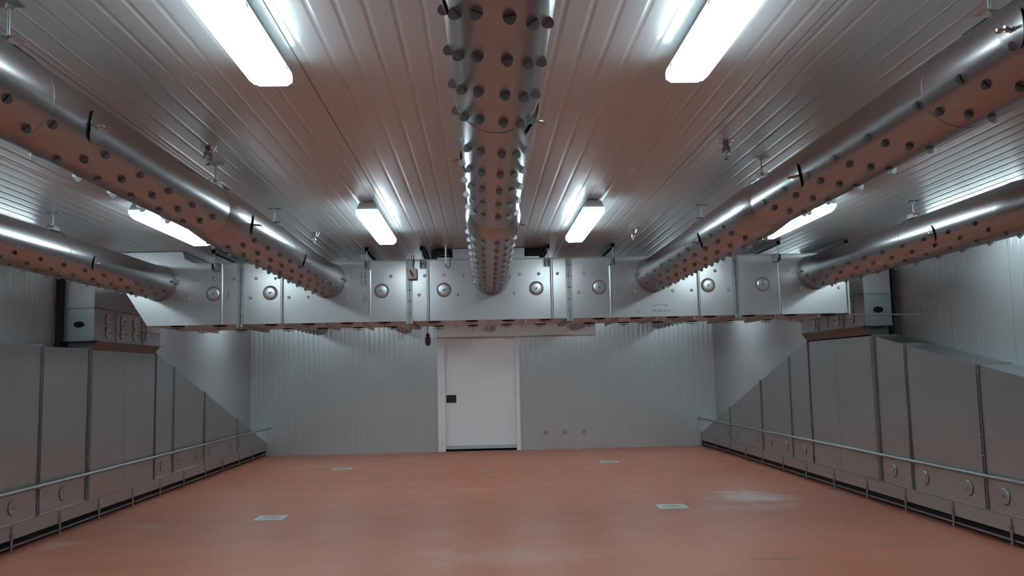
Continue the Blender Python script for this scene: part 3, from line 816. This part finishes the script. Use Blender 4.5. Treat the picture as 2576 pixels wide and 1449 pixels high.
# ------------------------------------------------------------------ side boxes above the floor plenums
def damper_box(s, lab, xi, xo, xw):
    """s=-1 left, +1 right; xi inner face, xo outer face, xw wall"""
    Y0, Y1, Z0, ZM, Z1 = 9.80, 11.80, 2.017, 2.195, 2.385
    t = thing('damper_box', ((xi + xo) / 2, Y0, 1.93), lab, 'air box', 'steel boxes above the side plenums')
    MB().box(xi, xo, Y0, Y1, Z0, Z1).build('lower_casing', M_PLEN, t)
    MB().box(xi, xo, Y0, Y1, Z1 + 0.001, ZC - 0.012).build('upper_casing', M_HEAD, t)
    fl = MB()
    q = -s * 0.025
    fl.box(xi, xi + q, Y0 - 0.02, Y1 + 0.02, Z1 - 0.006, Z1 + 0.006).box(xi + q, xo, Y0 - 0.02, Y0, Z1 - 0.006, Z1 + 0.006)
    fl.build('tier_flange', M_SEAM, t)
    fb = MB().box(xi, xi + q, Y0 - 0.02, Y1 + 0.05, Z0 - 0.004, Z0 + 0.008).box(xi + q, xo, Y0 - 0.02, Y0, Z0 - 0.004, Z0 + 0.008)
    fb.build('bottom_flange', M_SEAM, t)
    rb = MB().box(xi, xi + q * 0.9, Y0, Y1, ZM - 0.004, ZM + 0.004)
    for y in (10.39, 11.18):
        rb.box(xi, xi + q * 0.9, y - 0.004, y + 0.004, Z0, Z1)
    rb.build('casing_ribs', M_HEAD, t)
    for z in (2.275, 2.122):
        for y in (10.16, 10.575, 10.95, 11.35):
            c = MB().lathe([(0.0, 0.0), (0.072, 0.0), (0.073, 0.005), (0.067, 0.009), (0.0, 0.011)], (xi + q * 0.1, y, z), (-s, 0, 0), 26).build('access_cover', M_HEAD, t)
            k = MB(); wing_nut(k, (xi + q * 0.1 - s * 0.012, y, z), (-s, 0, 0))
            k.build('wing_nut', M_BOLT, c)
    # hand hole in the front face
    xm = (xi + xo) / 2
    n = 24
    hole = MB().add([(xm + 0.060 * cos(2 * pi * k / n), Y0 - 0.004, 2.20 + 0.036 * sin(2 * pi * k / n)) for k in range(n)] + [(xm + 0.060 * cos(2 * pi * k / n), Y0 + 0.001, 2.20 + 0.036 * sin(2 * pi * k / n)) for k in range(n)],
                    [tuple(range(n)), tuple(range(n, 2 * n))[::-1]] + [(k, n + k, n + (k + 1) % n, (k + 1) % n) for k in range(n)])
    ho = hole.build('hand_hole', M_BLACK, t)
    MB().lathe([(0.092, 0), (0.094, 0.002), (0.092, 0.003)], (xm, Y0, 2.20), (0, -1, 0), 26, closed=True).build('cover_ring', M_SEAM, ho)
    # sloped soffit down to the plenum, and the base
    fx = FXL if s < 0 else FXR
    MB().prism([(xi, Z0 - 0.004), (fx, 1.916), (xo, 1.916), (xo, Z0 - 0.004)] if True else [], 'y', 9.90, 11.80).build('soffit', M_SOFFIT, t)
    # black flexible joint to the wall, with fold lines
    bl = MB(); y = Y0 + (-0.10 if s < 0 else 0.10)
    bl.box(xo, xw - s * 0.002, y, Y1 - 0.05, Z0 - 0.06, ZC - 0.02)
    for z in (Z0 - 0.05, Z1):
        bl.box(xo, xw - s * 0.002, y - 0.012, y, z - 0.015, z + 0.015)
    bl.build('flexible_joint', M_RUBBER, t)
damper_box(-1, 'steel damper box with black rubber joint against the left wall', -4.33, -4.66, XL)
damper_box(1, 'steel damper box with black rubber joint against the right wall', 4.43, 4.745, XR)

# ------------------------------------------------------------------ floor plenums along the side walls
def plenum(s, lab, fx, xw, top, posts, bolted, straps, covers, ystart, xrail, rail_lab):
    t = thing('floor_plenum', ((fx + xw) / 2, 9.0, 0), lab, 'air plenum', 'steel plenums along the side walls')
    def zt(y):
        for (ya, za), (yb, zb) in zip(top, top[1:]):
            if ya <= y <= yb: return za + (zb - za) * (y - ya) / (yb - ya)
        return top[-1][1]
    iw = xw - s * 0.003
    mb = MB(); outline = [(ystart, 0.118)] + [(YF - 0.01, 0.118)] + [(y, z) for y, z in top[::-1]]
    mb.prism(outline, 'x', fx, iw)
    mb.build('casing', M_PLEN, t)
    # low fascia, dark slot and floor bar
    MB().box(fx - s * 0.005, fx + s * 0.02, ystart, YF - 0.012, 0.112, 0.252).build('fascia', M_PLEN, t)
    MB().prism([(fx - s * 0.012, 0.246), (fx - s * 0.012, 0.256), (fx + s * 0.001, 0.262), (fx + s * 0.001, 0.246)], 'y', ystart, YF - 0.012).build('lip', M_SEAM, t)
    MB().box(fx + s * 0.06, iw, ystart, YF - 0.012, 0.0, 0.117).build('slot_back', M_BLACK, t)
    MB().box(fx - s * 0.002, fx + s * 0.012, ystart, YF - 0.012, 0.040, 0.056).build('floor_bar', M_SEAM, t)
    for y in straps:
        st = MB().box(fx - s * 0.014, fx - s * 0.006, y - 0.016, y + 0.016, 0.0, 0.135)
        st.box(fx - s * 0.012, fx - s * 0.006, y - 0.009, y + 0.009, 0.13, 0.236)
        for dy in (-0.020, 0.020): st.cyl((fx - s * 0.010, y + dy, 0.10), (fx - s * 0.010, y + dy, 0.165), 0.004, 6)
        st.build('strap', M_SEAM, t)
    # standing posts (folded seams) with bolts
    for y, w_ in posts:
        z1 = zt(y) - 0.002
        w_ *= 0.6
        p = MB().box(fx - s * 0.015, fx, y - w_ / 2, y - w_ / 2 + 0.004, 0.256, z1).box(fx - s * 0.015, fx, y + w_ / 2 - 0.004, y + w_ / 2, 0.256, z1).box(fx - s * 0.003, fx, y - w_ / 2, y + w_ / 2, 0.256, z1)
        p.box(fx - s * 0.015, iw, y - 0.008, y + 0.008, z1, z1 + 0.018)
        z = 0.36
        while z < z1 - 0.03:
            p.cyl((fx - s * 0.009, y - w_ / 2 - 0.006, z), (fx - s * 0.009, y + w_ / 2 + 0.006, z), 0.0055, 6); z += 0.185
        po = p.build('post', M_POST, t)
        # bracket that carries the rail
        MB().prism([(fx, 0.50), (fx, 0.58), (xrail + s * 0.012, 0.572), (xrail + s * 0.012, 0.545)], 'y', y - 0.010, y + 0.010).build('rail_bracket', M_SEAM, po)
    # bolted service panel below the box
    ya, yb, ym, zp = bolted
    for a, b_ in ((ya, ym), (ym, yb)):
        bm = MB().box(fx - s * 0.008, fx, a + 0.004, b_ - 0.004, 0.262, zp); z = 0.34
        while z < zp - 0.05:
            for y in (a + 0.035, b_ - 0.035): bm.dome((fx - s * 0.008, y, z), (-s, 0, 0), 0.010, 0.007, 8)
            z += 0.172
        y = a + 0.09
        while y < b_ - 0.06:
            bm.dome((fx - s * 0.008, y, zp - 0.03), (-s, 0, 0), 0.009, 0.006, 8); y += 0.12
        bm.build('service_panel', M_PLEN, t)
    for y in covers:
        z = 0.405
        c = MB().lathe([(0.070, 0), (0.070, 0.006), (0.064, 0.010), (0.0, 0.012)], (fx, y, z), (-s, 0, 0), 28).build('access_cover', M_PLEN, t)
        MB().lathe([(0.072, 0.0), (0.0745, 0.003), (0.072, 0.006)], (fx, y, z), (-s, 0, 0), 28, closed=True).build('gasket', M_DARKSTEEL, c)
        k = MB(); k.lathe([(0.008, 0.0), (0.007, 0.008), (0.0, 0.010)], (fx - s * 0.015, y, z), (-s, 0, 0), 8)
        for a in (0.3, 0.3 + pi / 2):
            k.tube([(fx - s * 0.020, y - 0.018 * cos(a), z - 0.018 * sin(a)), (fx - s * 0.024, y, z), (fx - s * 0.020, y + 0.018 * cos(a), z + 0.018 * sin(a))], 0.003, 5)
        k.build('knob', M_SEAM, c)
    # end plate at the far wall
    MB().box(fx - s * 0.012, fx + s * 0.03, YF - 0.05, YF - 0.012, 0.0, 0.27).build('end_plate', M_SEAM, t)
    # bumper rail, a pipe of its own
    r = MB().tube([(xrail, ystart, 0.558), (xrail, YF - 0.003, 0.558)], 0.019, 14)
    rt = thing('bumper_rail', (xrail, 9.0, 0.558), rail_lab, 'rail', 'bumper rails')
    r.build('pipe', M_SEAM, rt)
    MB().lathe([(0.030, 0), (0.030, 0.008)], (xrail, YF - 0.0005, 0.558), (0, -1, 0), 14).build('wall_flange', M_SEAM, rt)

plenum(-1, 'tall stainless steel floor plenum with posts and bolted panel along the left wall', FXL, XL,
       [(1.0, 0.72), (8.0, 1.925), (9.9, 1.925), (11.90, 1.915), (17.84, 0.275)],
       [(2.5, 0.04), (4.0, 0.04), (5.4, 0.04), (6.6, 0.04), (7.75, 0.04), (8.82, 0.045), (9.865, 0.05), (11.84, 0.05), (12.55, 0.04), (13.93, 0.04), (15.78, 0.04)],
       (9.93, 11.80, 10.84, 1.905), [3.8, 4.71, 5.62, 6.53, 7.44, 8.35, 9.27, 10.19, 11.14, 12.07, 13.0, 13.99, 14.9, 15.9, 16.83],
       [8.36, 9.33, 12.15, 12.82, 13.59, 14.27, 15.40, 15.95], 1.0, -4.315, 'grey pipe bumper rail along the left plenum')
plenum(1, 'tall stainless steel floor plenum with sloping top along the right wall', FXR, XR,
       [(1.0, 0.40), (9.80, 1.90), (11.85, 1.905), (17.84, 0.275)],
       [(2.5, 0.04), (3.9, 0.04), (5.1, 0.04), (6.4, 0.04), (7.72, 0.05), (9.05, 0.045), (9.76, 0.06), (11.77, 0.05), (12.55, 0.04), (13.9, 0.04), (15.72, 0.04)],
       (9.84, 11.73, 10.85, 1.895), [4.6, 5.53, 6.46, 7.38, 8.30, 9.235, 10.16, 11.11, 12.07, 13.0, 13.94, 14.85, 15.8, 16.77],
       [7.45, 8.01, 8.80, 9.47, 12.12, 12.83, 13.54, 14.23, 15.35, 15.94], 1.0, 4.455, 'grey pipe bumper rail along the right plenum')
